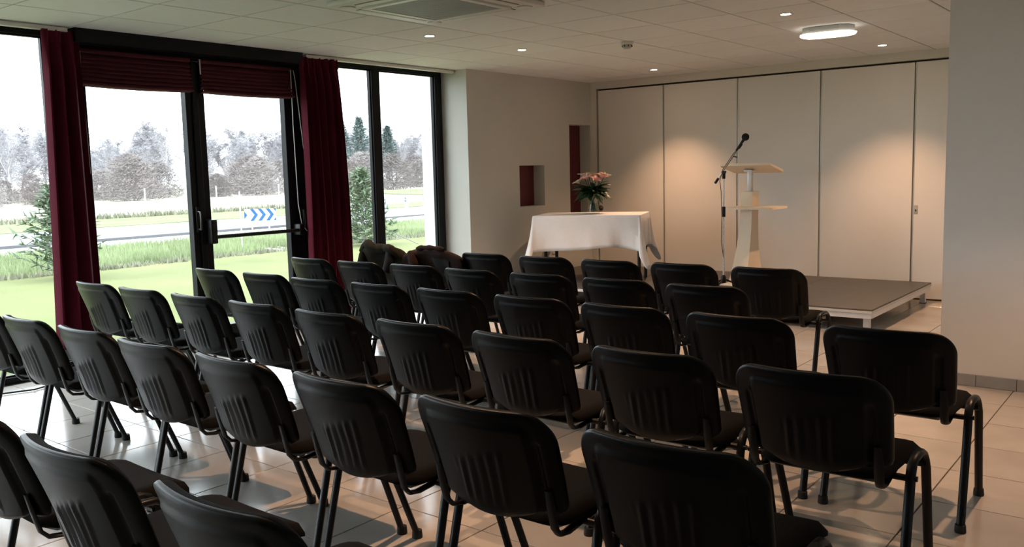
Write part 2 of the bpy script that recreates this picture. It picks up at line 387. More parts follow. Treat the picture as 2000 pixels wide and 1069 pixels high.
# roman blinds drawn up on the door leaves
def blind(ya, yb, label, chain_y):
    t = thing('roman_blind', label, 'blind', (FD1+.02, (ya+yb)/2, 2.35), 0, 'drawn up roman blinds on the door')
    hw = (yb-ya)/2
    MB().bev(0, .05, -hw, hw, -.03, 0, .006).build('head_rail', M['blind'], t)
    nf = 7
    for k in range(nf):
        z1 = -.028-k*.031; d = .035+.006*k
        def f(u, v, z1=z1, d=d, k=k):
            a = v*math.pi; sag = .010*math.sin(math.pi*u)*(k/nf)
            return (.006+d*math.sin(a)**.8+.003*math.sin(u*21+k), -hw+2*hw*u, z1-.052*v-sag-.012*math.sin(a))
        def g(u, v, f=f):
            q = f(u, v); return (max(.002, q[0]-.008), q[1], q[2]+.002)
        MB().shell(f, g, 16, 6).build('fold', M['blind'], t)
    ch = [(.05, chain_y-(ya+yb)/2, -.02)]
    return t
b1 = blind(3.10, 3.985, 'burgundy roman blind drawn up over left leaf of the glazed door', 3.11)
b2 = blind(4.075, 4.975, 'burgundy roman blind drawn up over right leaf of the glazed door', 4.97)
MB().tube([(.055,-.438,-.02),(.055,-.436,-.35),(.058,-.43,-.9)], .0028, 6).build('pull_cord', M['white_plastic'], b1)
c = (4.075+4.975)/2
MB().tube([(.055,4.955-c,-.02),(.06,4.95-c,-.5),(.06,4.962-c,-1.2),(.065,4.985-c,-1.38),(.075,5.03-c,-1.445),(.085,5.085-c,-1.42),(.085,5.08-c,-1.25),(.075,5.04-c,-.7),(.06,4.995-c,-.1),(.055,4.985-c,-.02)], .0036, 6).build('bead_chain', M['white_plastic'], b2)
MB().tube([(.05,-.458,-.0),(.05,-.458,-.12)], .006, 6).build('cord_weight', M['white_plastic'], b2)

# curtains
def curtain(y0t, y1t, y0b, y1b, folds, seed, label):
    rnd = random.Random(seed); ph = [rnd.uniform(-.5, .5) for _ in range(folds+2)]
    t = thing('curtain', label, 'curtain', (-6.285, (y0b+y1b)/2, 0), 0, 'burgundy curtains beside the glazed door')
    yc = (y0b+y1b)/2; zt = CEIL-.03
    def f(u, v):
        z = .03+(zt-.03)*v
        e = min(1, (1-v)*9)                               # gathered heading tape at the top
        a = y0b+(y0t-y0b)*v; b = y1b+(y1t-y1b)*v
        if seed == 2: b += .03*math.sin(v*3.1)
        i = int(min(folds-1e-6, u*folds)); fr = u*folds-i
        k = ph[i]*(1-fr)+ph[i+1]*fr
        amp = (.012+.045*e)*(1+.35*k)
        w_ = math.sin(2*math.pi*(u*folds+.12*k*(1-v)))
        w_ = math.copysign(abs(w_)**.75, w_)
        return (amp*w_+.012*math.sin(3*v+i), a+(b-a)*u+.012*math.sin(2*math.pi*u*folds*2+1)*e*.5-yc, z)
    def g(u, v):
        q = f(u, v); return (q[0]-.006, q[1], q[2])
    MB().shell(f, g, folds*12, 28).build('drape', M['curtain'], t, ang=80)
    def h(u, v):
        q = f(u, .965+.035*v); return (q[0]+.006+.006*math.sin(u*folds*18), q[1], q[2])
    def h2(u, v):
        q = h(u, v); return (q[0]-.008, q[1], q[2])
    MB().shell(h, h2, folds*16, 4).build('heading_tape', M['curtain'], t, ang=80)
    return t
curtain(2.80, 3.06, 2.73, 3.08, 3, 1, 'long burgundy curtain hanging left of the glazed door')
curtain(4.97, 5.39, 4.96, 5.49, 6, 2, 'long burgundy curtain hanging right of the glazed door')
cb = MB().tube([(-6.40,1.9,.008),(-6.36,2.2,.008),(-6.20,2.30,.009),(-6.13,2.5,.008),(-6.22,2.75,.008),(-6.36,2.9,.008)], .006, 6).build('cable', M['cap']); tag(cb, 'thin black cable on the floor tiles along the left window', 'cable')

# ------------------------------------------------------------------ ceiling fittings
def downlight(x, y, label, group='lit halogen downlights'):
    t = thing('downlight', label, 'ceiling light', (x, y, CEIL), 0, group)
    MB().lathe([(.047,0),(.047,-.004),(.042,-.006),(.036,-.005),(.036,.002),(.047,.002)], 24).build('trim_ring', M['chrome'], t)
    MB().lathe([(.0,-.003),(.036,-.003),(.036,.002),(.0,.002)], 20).build('lamp_face', M['lamp'], t)
    L = bpy.data.lights.new('halogen', 'SPOT'); L.energy = SPOT_W; L.color = WARM; L.spot_size = R(94); L.spot_blend = .75; L.shadow_soft_size = .03
    lo = bpy.data.objects.new('halogen_beam', L); COL.objects.link(lo); lo.parent = t; lo.location = (0,0,-.012)
    return t
for x, y, lb in ((-4.852,5.13,'lit downlight in the ceiling just beyond the air conditioner'),
                 (-4.845,6.31,'lit downlight between the air conditioner and the smoke detector side'),
                 (-4.838,8.68,'lit downlight near the partition, above the white table'),
                 (-2.43,6.29,'lit downlight above the podium end, nearer than the oblong lamp'),
                 (-2.413,8.62,'lit downlight near the partition, right of the oblong lamp')):
    downlight(x, y, lb)
for x, y in ((-2.43,3.9),(-2.43,2.1),(-.55,4.5)): downlight(x, y, 'lit downlight in the ceiling out of the picture, above the chairs', 'downlights above the chairs')

# smoke detector
t = thing('smoke_detector', 'white round smoke detector on the ceiling', 'smoke detector', (-3.94, 6.61, CEIL))
MB().lathe([(0,0),(.052,0),(.054,-.006),(.054,-.022),(.05,-.026),(0,-.026)], 28).build('base_plate', M['white_plastic'], t)
MB().lathe([(0,-.024),(.042,-.024),(.044,-.034),(.038,-.05),(.026,-.060),(0,-.062)], 28).build('sensor_dome', M['grey_plastic'], t)
for k in range(8):
    a = k*math.pi/4; MB().box(.041,.046,-.004,.004,-.046,-.030).build('vent_slot', M['darkgap'], t, False).rotation_euler = (0,0,a)

# oblong surface lamp
t = thing('surface_lamp', 'lit oblong surface lamp on the ceiling near the partition', 'ceiling light', (-2.42, 7.16, CEIL), R(4))
def lens(hx_, hy_): return [(-hx_,0),(-hx_*.86,-hy_*.72),(-hx_*.55,-hy_),(hx_*.55,-hy_),(hx_*.86,-hy_*.72),(hx_,0),(hx_*.86,hy_*.72),(hx_*.55,hy_),(-hx_*.55,hy_),(-hx_*.86,hy_*.72)]
MB().prism(lens(.185,.10), 'z', -.004, 0).build('shadow_gap', M['darkgap'], t, False)
MB().prism(lens(.205,.125), 'z', -.052, -.004).build('body', M['grey_plastic'], t, False)
dif = MB(); rings = []
for hx_, hy_, z in ((.222,.14,-.052),(.222,.14,-.057),(.205,.12,-.068),(.16,.08,-.074)): rings.append([(x,y,z) for x,y in lens(hx_,hy_)])
V = [p for r_ in rings for p in r_]; n = 10
F = [(i*n+j, i*n+(j+1)%n, (i+1)*n+(j+1)%n, (i+1)*n+j) for i in range(3) for j in range(n)]+[tuple(range(n)), tuple(3*n+j for j in range(n))]
dif.add(V, F).build('diffuser', M['diffuser'], t)

# ceiling cassette air conditioner
ax, ay = -3.87, 4.17; hs = .49
t = thing('air_conditioner', 'white square cassette air conditioner in the ceiling', 'air conditioner', (ax, ay, CEIL-.012))
def ring(b, o_, i_, z0, z1):
    b.box(-o_, o_, -o_, -i_, z0, z1); b.box(-o_, o_, i_, o_, z0, z1); b.box(-o_, -i_, -i_, i_, z0, z1); b.box(i_, o_, -i_, i_, z0, z1); return b
b = MB().bev(-hs, hs, -hs, hs, -.022, .012, .01); b.build('fascia', M['white_plastic'], t)
ring(MB(), .335, .292, -.034, -.020).build('grille_frame', M['white_plastic'], t, False)
g = MB().bev(-.292, .292, -.292, .292, -.030, -.018, .006).build('intake_grille', M['grey_plastic'], t)
for k in range(23):
    y = -.27+k*.0245; MB().box(-.27, .27, y, y+.008, -.0325, -.0295).build('grille_bar', M['grey_plastic'], g, False)
for k in range(4):
    a = k*math.pi/2
    q = MB().box(-.30, .30, -.425, -.365, -.0235, -.0215).build('air_slot', M['darkgap'], t, False); q.rotation_euler = (0,0,a)
    q2 = MB().bev(-.295, .295, -.420, -.372, -.029, -.0225, .002).build('louvre', M['white_plastic'], t); q2.rotation_euler = (0,0,a)
    q3 = MB().lathe([(0,-.021),(.05,-.021),(.05,-.028),(.042,-.031),(0,-.031)], 18, (-.395,-.395,0)).build('corner_cap', M['white_plastic'], t); q3.rotation_euler = (0,0,a)

# ------------------------------------------------------------------ podium of four decks
DZT = .20
for k in range(4):
    x1 = -2.075-k*1.0
    t = thing('stage_deck', ['dark topped stage deck at the right end, outer corner in view', 'dark topped stage deck under the lectern, second from right end', 'dark topped stage deck third from right end, right of the table', 'dark topped stage deck at the left end under the table'][k], 'podium', (x1-.5, 8.278, 0), 0, 'low stage decks')
    MB().bev(-.497, .497, -.982, .982, DZT-.012, DZT, .002, 1).build('deck_board', M['deck'], t)
    b = MB(); b.box(-.499,.499,-.985,-.955,DZT-.034,DZT-.0125); b.box(-.499,.499,.955,.985,DZT-.034,DZT-.0125); b.box(-.499,-.469,-.955,.955,DZT-.034,DZT-.0125); b.box(.469,.499,-.955,.955,DZT-.034,DZT-.0125)
    b.build('deck_edging', M['deck_edge'], t, False)
    b = MB(); b.box(-.49,.49,-.976,-.946,DZT-.078,DZT-.037); b.box(-.49,.49,.946,.976,DZT-.078,DZT-.037); b.box(-.49,-.46,-.946,.946,DZT-.078,DZT-.037); b.box(.46,.49,-.946,.946,DZT-.078,DZT-.037); b.box(-.46,.46,-.02,.02,DZT-.078,DZT-.037)
    b.build('deck_frame', M['alu'], t, False)
    for sx in (-1, 1):
        for sy in (-1, 1):
            lg = MB().bev(sx*.44-.025, sx*.44+.025, sy*.91-.025, sy*.91+.025, .004, DZT-.037, .003, 1).build('leg', M['alu'], t)
            MB().box(sx*.44-.027, sx*.44+.027, sy*.91-.027, sy*.91+.027, 0, .006).build('foot_cap', M['cap'], lg, False)

# ------------------------------------------------------------------ table with white cloth, vase and bouquet
TZ = .905
FLc = Vector((-5.615, 7.43)); FRc = Vector((-4.551, 7.86)); ex = (FRc-FLc).normalized(); ey = Vector((-ex.y, ex.x)); TL = (FRc-FLc).length; TD = .74
tcx = FLc+ex*TL/2+ey*TD/2; trz = math.atan2(ex.y, ex.x)
t = thing('folding_table', 'dark legged table under the white cloth on the podium', 'table', (tcx.x, tcx.y, DZT), trz)
hh = TZ-DZT
MB().bev(-TL/2+.01, TL/2-.01, -TD/2+.01, TD/2-.01, hh-.03, hh-.004, .004).build('tabletop', M['wood'], t)
for sx in (-1, 1):
    for sy in (-1, 1):
        lx_ = sx*(TL/2-(.025 if sx > 0 else .12)); lg = MB().tube([(lx_, sy*(TD/2-(.08 if sy < 0 else .16)), .0), (lx_, sy*(TD/2-(.08 if sy < 0 else .16)), hh-.03)], .018, 10).build('leg', M['tube'], t)
    lx_ = sx*(TL/2-(.025 if sx > 0 else .12)); MB().bev(lx_-.012, lx_+.012, -TD/2+.08, TD/2-.08, hh-.07, hh-.031, .003).build('rail', M['tube'], t)
# cloth: flat top and hanging skirt whose corners fall in pointed folds
cl = MB(); hxc, hyc = TL/2, TD/2; NS = 26; NR = 9; NC = 10
per = []          # (x, y, nx, ny, cornerness)
def side(a, b, n_, nx, ny):
    for i in range(n_):
        f_ = i/n_; per.append((a[0]+(b[0]-a[0])*f_, a[1]+(b[1]-a[1])*f_, nx, ny, min(f_, 1-f_)*math.hypot(b[0]-a[0], b[1]-a[1])))
def corner(c, a0):
    for i in range(NC):
        a = a0+math.pi/2*(i/NC); per.append((c[0], c[1], math.cos(a), math.sin(a), -math.sin(math.pi*i/NC)))
rc = .012; A, B = hxc-rc, hyc-rc
side((-A,-hyc),(A,-hyc),NS,0,-1); corner((A,-B),-math.pi/2); side((hxc,-B),(hxc,B),18,1,0); corner((A,B),0)
side((A,hyc),(-A,hyc),NS,0,1); corner((-A,B),math.pi/2); side((-hxc,B),(-hxc,-B),18,-1,0); corner((-A,-B),math.pi)
NP = len(per); rows_ = []
for r_ in range(NR+1):
    v = r_/NR; L_ = []
    for i, (x, y, nx, ny, cn) in enumerate(per):
        drop = .345+.02*math.sin(i*.21)
        nearc = max(0, 1-max(cn, 0)/.30)                     # how near the corner
        drop += .035*nearc
        flare = .012+.025*nearc*v+.008*math.sin(i*.55)*v+.006*math.sin(i*1.3+2)*v*v
        if cn < 0:
            cc = -cn; drop += .17*cc**1.1; flare = .012+.10*cc*v+.03*v
            x0_, y0_ = x+nx*rc, y+ny*rc
        else: x0_, y0_ = x, y
        if cn >= 0 and nearc > 0: flare -= .05*math.sin(nearc*math.pi)*v
        e_ = min(1, v*8)
        bulge = flare*(v**.7)
        L_.append((x0_+nx*(bulge+.004*e_), y0_+ny*(bulge+.004*e_), hh+.004-drop*v+.0*e_))
    rows_.append(L_)
V = [p for L_ in rows_ for p in L_]
F = [(r_*NP+i, r_*NP+(i+1)%NP, (r_+1)*NP+(i+1)%NP, (r_+1)*NP+i) for r_ in range(NR) for i in range(NP)]
F.append(tuple(range(NP))[::-1])
cl.add(V, F)
c_ob = cl.build('tablecloth', M['cloth'], None, ang=70); c_ob.location = (tcx.x, tcx.y, DZT+.001); c_ob.rotation_euler = (0,0,trz)
md = c_ob.modifiers.new('thick', 'SOLIDIFY'); md.thickness = .003; md.offset = 1
tag(c_ob, 'white tablecloth with hanging pointed corners over the table on the podium', 'tablecloth')

VX, VY = -5.235, 8.03; VZ = TZ+.009
t = thing('glass_vase', 'clear waisted glass vase holding flowers on the white tablecloth', 'vase', (VX, VY, VZ)); t.scale = (1.25,1.25,1.1)
prof = [(.0,.0),(.056,.0),(.058,.008),(.052,.035),(.043,.08),(.042,.10),(.05,.15),(.068,.205),(.072,.215),(.068,.212),(.047,.15),(.039,.10),(.04,.08),(.048,.035),(.05,.018),(.0,.014)]
MB().lathe(prof, 28).build('vase_body', M['vase'], t)
MB().lathe([(0,.016),(.047,.018),(.046,.035),(.039,.08),(.038,.10),(0,.10)], 24).build('water', M['water'], t)
t = thing('bouquet', 'bouquet of pink and cream lilies with dark green leaves', 'flowers', (VX, VY, VZ+.02)); t.scale = (1.18,1.18,1.05)
rnd = random.Random(3)
for k in range(9):
    a = k*.7; MB().tube([(.022*math.cos(a), .022*math.sin(a), .01), (.006*math.cos(a), .006*math.sin(a), .12), (.055*math.cos(a+.3), .055*math.sin(a+.3), .24)], .004, 6).build('stem', M['leaf'], t)
def leaf_mesh(Ln, W):
    b = MB()
    def f(u, v): return ((u-.5)*W*math.sin(math.pi*min(1,(v*.92+.06)))*1.0, Ln*v, .12*Ln*math.sin(v*2.2)-.25*Ln*v*v+.12*abs(u-.5)*W)
    def g(u, v): q = f(u, v); return (q[0]*.98, q[1], q[2]-.0012)
    return b.shell(f, g, 4, 8).mesh('leaf', M['leaf'])
lm = [leaf_mesh(.145,.052), leaf_mesh(.18,.040), leaf_mesh(.12,.060)]
for k in range(96):
    a = k*2.399; el = rnd.uniform(-.6, .62); rr = rnd.uniform(.0, .035)
    inst('leaf', lm[k % 3], (rr*math.cos(a), rr*math.sin(a), (.185+.05*rnd.random()+.03*el)), t, (el, rnd.uniform(-.5,.5), a-math.pi/2))
def petal_mesh(nm, m_, Ln=.082, W=.040, curl=.6):
    b = MB()
    def f(u, v): return ((u-.5)*W*math.sin(math.pi*(v*.9+.08))**.8, Ln*v*math.cos(curl*v*.8), Ln*v*.75-curl*Ln*v*v+.2*W*(2*u-1)**2)
    def g(u, v): q = f(u, v); return (q[0]*.97, q[1], q[2]-.0012)
    return b.shell(f, g, 4, 7).mesh(nm, m_)
pp = petal_mesh('petal', M['petal_pink']); pc = petal_mesh('petal', M['petal_cream']); py_ = petal_mesh('petal', M['petal_yellow'])
cx_, cy_ = r2.x, r2.y
for k, (s_, d_, z_, pm, tilt, n_) in enumerate(((-.12,.0,.295,pc,.9,6),(-.05,-.03,.335,pp,.7,6),(-.03,.03,.365,py_,.3,6),(.075,-.03,.345,pp,.6,6),(.105,.02,.355,pc,.5,6),(-.075,.03,.36,pc,.1,5),(.02,-.05,.315,pp,.9,5),(.0,.06,.35,pc,.4,6))):
    px_, py2 = cx_*s_-cy_*d_, cy_*s_+cx_*d_
    b = MB().tube([(px_*.3, py2*.3, .2), (px_*.8, py2*.8, z_-.05), (px_, py2, z_)], .0035, 6)
    fo = b.build('lily', M['leaf'], t)
    az = math.atan2(py2, px_)
    for j in range(n_):
        q = inst('petal', pm, (px_, py2, z_-.005), fo)
        q.matrix_local = Matrix.Translation((px_, py2, z_-.005)) @ Matrix.Rotation(az, 4, 'Z') @ Matrix.Rotation(tilt*.6, 4, 'Y') @ Matrix.Rotation(j*2*math.pi/n_, 4, 'Z') @ Matrix.Rotation(.35, 4, 'X')
q = MB()
for (z_, s_) in ((.375,-.055),(.372,.112)):
    px_, py2 = cx_*s_, cy_*s_
    q.lathe([(0,0),(.010,.012),(.013,.03),(.009,.052),(0,.066)], 10, (px_, py2, z_-.03))
q.build('bud', M['petal_cream'], t)

# ------------------------------------------------------------------ lectern and microphone stand
t = thing('lectern', 'pale maple lectern with curved column, shelf and tilted reading board', 'lectern', (-3.62, 8.45, DZT))
def board(x0, x1, y0, y1, rr_):
    P = []
    for cx, cy, a0 in ((x1-rr_, y0+rr_, -90), (x1-rr_, y1-rr_, 0), (x0+rr_, y1-rr_, 90), (x0+rr_, y0+rr_, 180)):
        for k in range(7): a = R(a0+15*k); P.append((cx+rr_*math.cos(a), cy+rr_*math.sin(a)))
    return P
rb = MB().prism(board(-.265, .265, -.20, .20, .05), 'z', -.012, .012).build('reading_board', M['wood'], t, ang=30)
rb.location = (.02, 0, 1.365-DZT); rb.rotation_euler = (R(-11.5), 0, 0)
sh = MB().prism(board(-.265, .265, -.21, .21, .05), 'z', -.011, .011).build('shelf', M['wood'], t, ang=30); sh.location = (.06, 0, .968-DZT)
MB().bev(-.0225, .0225, -.0125, .0325, 1.13-DZT, 1.352-DZT, .004).build('post', M['alu'], t)
MB().bev(-.045, .045, -.05, .06, 1.332-DZT, 1.350-DZT, .004).build('board_bracket', M['alu'], t)
MB().bev(-.06, .058, -.07, .10, .9795-DZT, 1.132-DZT, .003).build('upper_block', M['wood'], t)
b = MB(); prof = []
NZ = 14
for k in range(NZ+1):
    v = k/NZ; z = .012+(.956-DZT-.012)*v
    c_ = (1-v)**1.9
    yf = -.07-.27*c_; xl = -.068-.012*(1-v); xr = .052+.055*c_
    yb = .10-.02*math.sin(math.pi*v)
    prof.append([(xl, yf, z), (xr, yf, z), (xr, yb, z), (xl, yb, z)])
V = [p for q in prof for p in q]; F = [(0,3,2,1), tuple(NZ*4+i for i in range(4))]
for k in range(NZ):
    for i in range(4): F.append((k*4+i, k*4+(i+1)%4, (k+1)*4+(i+1)%4, (k+1)*4+i))
b.add(V, F).build('curved_column', M['wood'], t, ang=30)
MB().bev(-.16, .17, -.355, .14, 0, .0125, .003).build('base_plate', M['wood'], t)

t = thing('microphone_stand', 'chrome microphone stand with black boom beside the lectern', 'microphone stand', (-3.675, 7.96, DZT))
for k in range(3):
    a = R(30+120*k); lg = MB().tube([(.012*math.cos(a), .012*math.sin(a), .085), (.10*math.cos(a), .10*math.sin(a), .05), (.25*math.cos(a), .25*math.sin(a), .012)], .009, 8).build('leg', M['tube'], t)
    MB().ico((.255*math.cos(a), .255*math.sin(a), .012), .012, 1).build('rubber_foot', M['cap'], lg)
MB().lathe([(0,.05),(.022,.05),(.026,.07),(.026,.11),(.014,.13),(0,.13)], 16).build('leg_hub', M['tube'], t)
MB().tube([(0,0,.06),(0,0,.76)], .010, 12).build('lower_tube', M['steel'], t)
MB().tube([(0,0,.76),(0,0,1.10)], .0075, 12).build('upper_tube', M['steel'], t)
MB().lathe([(0,.70),(.017,.70),(.017,.80),(0,.80)], 14).build('height_clutch', M['tube'], t)
e0 = Vector((-.055,-.02,1.065)); e1 = Vector((.165,.0,1.375)); dv = (e1-e0).normalized()
MB().lathe([(0,-.03),(.016,-.03),(.016,.03),(0,.03)], 12, (0,0,1.10)).build('boom_joint', M['tube'], t)
MB().tube([(.0,-.028,1.135),(.0,.03,1.135)], .013, 10).build('joint_bolt', M['tube'], t)
MB().tube([e0+dv*.0, e1], .006, 8).build('boom', M['steel'], t)
MB().tube([e0-dv*.045, e0+dv*.015], .013, 10).build('counter_grip', M['tube'], t)
MB().tube([e0+dv*.27, e0+dv*.27+Vector((.04,0,-.012))], .006, 8).build('boom_knob', M['tube'], t)
MB().tube([e1-dv*.02, e1+dv*.03], .012, 10).build('microphone_clip', M['tube'], t)
mc = [(0,0,0)]
MB().tube([(.005,-.013,.30),(-.018,-.016,.45),(-.012,-.016,.70),(-.02,-.018,.95),(-.03,-.025,1.05),(e0+dv*.12+Vector((-.012,-.012,0)))[:], (e0+dv*.3+Vector((-.014,-.01,0)))[:], e1[:]], .0035, 6).build('cable', M['cap'], t)
mt = thing('microphone', 'black microphone with round foam windshield on the boom', 'microphone', (-3.675, 7.96, DZT))
p0 = e1+Vector((.004,-.012,.012)); p1 = p0+dv*.075
MB().tube([p0-dv*.06, p0+dv*.02, p1], [.010,.012,.016], 12).build('body', M['tube'], mt)
MB().ico((p1+dv*.018)[:], .036, 3).build('windshield', M['foam'], mt)

# ------------------------------------------------------------------ chairs
BW, BT, BB = .246, .775, .474          # back half width, top height, bottom height
def back_pt(s_, v):
    """mid surface of the back: s across -1..1, v 0..1 up"""
    z = BB+(BT-BB)*v
    y = -.222-.105*v**1.15+.0
    rr_ = .088; dz = BT-z
    hw = BW-.016*(1-v)
    if dz < rr_: hw = hw-rr_+math.sqrt(max(0, rr_*rr_-(rr_-dz)**2))
    db = z-BB
    if db < .03: hw -= .03-math.sqrt(max(0, .03**2-(.03-db)**2))
    x = hw*s_
    y += .052*(x/BW)**2                # wraps forward at the sides
    return x, y, z
def vmap(v): return 1-(1-v)**1.8 if v > .0 else 0
NRM = Vector((0,-.95,-.30))
def bump_rear(s_, v):
    a = abs(s_); e = 1-max(a**10, (2*abs(v-.5))**14)
    d = .013*max(0,e)**.35
    st = lambda x, a0, a1: max(0, min(1, (x-a0)/(a1-a0)))
    cen = st(.80, a, a+.05) if False else (1-st(a, .70, .76))*(1-st(v, .84, .90))
    groove = st(a, .70, .735)*(1-st(a, .80, .83))*(1-st(v, .68, .74))
    d += .007*cen-.009*groove
    if a < .36 and .10 < v < .62:
        w_ = (s_-.06*(v-.3))/.36
        d += .0052*max(0, math.sin(w_*5*math.pi))**.6*st(v,.08,.14)*(1-st(v,.50+.08*w_,.56+.08*w_))
    return d
def rear(u, v):
    s_ = -1+2*u; s_ = math.copysign(abs(s_)**.8, s_); v2 = vmap(v)
    x, y, z = back_pt(s_, v2); d = bump_rear(s_, v2)
    zb = 0
    if abs(s_) < .74: zb = -.030*(1-(s_/.74)**2)*(1-v2)**3
    return (x, y-d*.95, z-d*.25+zb)
def mid(u, v):
    s_ = -1+2*u; s_ = math.copysign(abs(s_)**.8, s_); v2 = vmap(v); x, y, z = back_pt(s_, v2)
    zb = -.026*(1-(s_/.74)**2)*(1-v2)**3 if abs(s_) < .74 else 0
    return (x, y+.006, z+zb)
def cush(u, v):
    s_ = -1+2*u; s_ = math.copysign(abs(s_)**.8, s_); v2 = vmap(v); x, y, z = back_pt(s_*.985, v2)
    e = max(0, 1-max(abs(s_)**6, (2*abs(v2-.5))**8))
    return (x, y+.010+.030*e**.5, z)
def cush0(u, v):
    s_ = -1+2*u; s_ = math.copysign(abs(s_)**.8, s_); v2 = vmap(v); x, y, z = back_pt(s_*.985, v2); return (x, y+.0065, z)
def make_chair():
    root = thing('stacking_chair', 'x', 'chair')
    MB().shell(rear, mid, 72, 36).build('back_shell', M['shell'], root, ang=60)
    MB().shell(cush, cush0, 18, 16).build('back_cushion', M['fabric'], root, ang=70)
    def seat_top(u, v):
        s_ = -1+2*u; y = -.178+.45*v
        hw = .222-.02*(1-v); e = max(0, 1-max(abs(s_)**8, (2*abs(v-.5))**10))
        rr_ = .06
        for dd in (v*.45, (1-v)*.45):
            if dd < rr_: hw -= rr_-math.sqrt(max(0, rr_*rr_-(rr_-dd)**2))
        z = .432+.028*e**.45-.03*max(0, v-.72)**2*12+.006*s_*s_
        return (hw*s_, y, z)
    def seat_bot(u, v):
        q = seat_top(u, v); s_ = -1+2*u
        return (q[0], q[1], .428-.03*max(0, v-.72)**2*12)
    def pan_bot(u, v):
        q = seat_top(u, v); s_ = -1+2*u; e = max(0, 1-max(abs(s_)**6, (2*abs(v-.5))**6))
        return (q[0]*.98, q[1]*.985, .427-.022*e**.5-.03*max(0, v-.72)**2*12)
    def pan_top(u, v):
        q = seat_bot(u, v); return (q[0]*.985, q[1]*.985, q[2]-.0005)
    MB().shell(seat_top, seat_bot, 16, 16).build('seat', M['fabric'], root, ang=70)
    MB().shell(pan_top, pan_bot, 12, 12).build('seat_pan', M['shell'], root, ang=70)
    for sx in (-1, 1):
        X = sx*.253
        rear_leg = [(X+sx*.004,-.222,.012),(X+sx*.002,-.168,.22),(X,-.122,.40),(X-sx*.001,-.112,.430),(X-sx*.002,-.094,.454),(X-sx*.002,-.068,.466),(X-sx*.002,-.02,.468)]
        front_leg = [(X-sx*.002,-.02,.468),(X-sx*.002,.018,.466),(X-sx*.002,.042,.455),(X,.058,.432),(X+sx*.002,.070,.40),(X-sx*.006,.145,.22),(X-sx*.014,.225,.012)]
        rear_leg = [(a_, b_+.05, c_) for a_, b_, c_ in rear_leg]; front_leg = [(a_, b_+.05, c_) for a_, b_, c_ in front_leg]
        for P in (rear_leg, front_leg):
            lg = MB().tube(P, .0155, 12, ref=(1,0,0), asp=.72).build('leg', M['tube'], root)
            q = P[0] if P[0][2] < .1 else P[-1]
            MB().lathe([(0,0),(.020,0),(.021,.006),(.019,.030),(0,.030)], 12, (q[0], q[1], 0)).build('foot_cap', M['cap'], lg)
        # arm carrying the back: from under the seat, round and up the back shell
        MB().tube([(sx*.182,.02,.414),(sx*.187,-.08,.407),(sx*.190,-.135,.404),(sx*.193,-.175,.412),(sx*.195,-.196,.435),(sx*.196,-.206,.47),(sx*.196,-.216,.51),(sx*.195,-.226,.55)], [.015]*7+[.012], 10, ref=(1,0,0), asp=.42).build('back_arm', M['tube'], root)
        MB().tube([(sx*.246,-.066,.418),(sx*.273,-.066,.418)], .009, 10).build('bolt', M['steel'] if False else M['tube'], root)
    for y, z in ((-.062,.415),(.105,.415)):
        MB().tube([(-.257,y,z),(.257,y,z)], .011, 10).build('crossbar', M['tube'], root)
    return root
proto = make_chair()
rows = {
 'F': [(0, -5.44, 5.362), (1, -4.885, 5.362), (2, -4.329, 5.371), (3, -3.752, 5.357), (4, -3.184, 5.34), (5, -2.645, 5.366), (6, -2.075, 5.363)],
 'E': [(0, -5.349, 4.516), (1, -4.793, 4.505), (2, -4.247, 4.514), (3, -3.698, 4.485), (4, -3.152, 4.494), (5, -2.611, 4.495), (6, -2.055, 4.478)],
 'D': [(0, -5.36, 3.697), (1, -4.796, 3.695), (2, -4.246, 3.663), (3, -3.704, 3.679), (4, -3.162, 3.68), (5, -2.618, 3.690), (6, -2.072, 3.681), (7, -1.518, 3.679), (8, -0.918, 3.671)],
 'C': [(0, -5.368, 2.867), (1, -4.822, 2.858), (2, -4.25, 2.857), (3, -3.705, 2.857), (4, -3.157, 2.852), (5, -2.604, 2.861), (6, -2.041, 2.853), (7, -1.477, 2.863), (8, -0.924, 2.862)],
 'B': [(1, -4.831, 2.006), (2, -4.276, 2.006), (3, -3.726, 2.014), (4, -3.178, 1.999), (5, -2.632, 2.003), (6, -2.076, 2.006), (7, -1.52, 2.017), (8, -0.95, 2.007)],
 'A': [(5, -2.671, 1.191), (6, -2.101, 1.191), (7, -1.498, 1.205), (8, -0.918, 1.2)]}
rowname = {'F':'front row, nearest the podium','E':'second row from the podium','D':'third row from the podium','C':'fourth row from the podium','B':'fifth row, second from the viewer','A':'nearest row, cut by the picture bottom'}
ordn = ['first','second','third','fourth','fifth','sixth','seventh','eighth','ninth']
first = True
for rk, L_ in rows.items():
    for n, (i, x, y) in enumerate(L_):
        ch = proto if first else copy_tree(proto); first = False
        ch.location = (x, y, 0); ch.rotation_euler = (0, 0, R(((i*37+ord(rk)*13) % 7-3)*.25))
        place = ordn[n]+' from left'
        if n == len(L_)-1: place = 'rightmost'
        elif n == 0: place = 'leftmost'
        lb = 'black chair, %s in the %s' % (place, rowname[rk])
        if rk == 'F' and n < 2: lb = 'black chair hidden under the %s coat in the front row' % ('olive' if n == 0 else 'brown')
        tag(ch, lb, 'chair', 'black stacking chairs in rows')

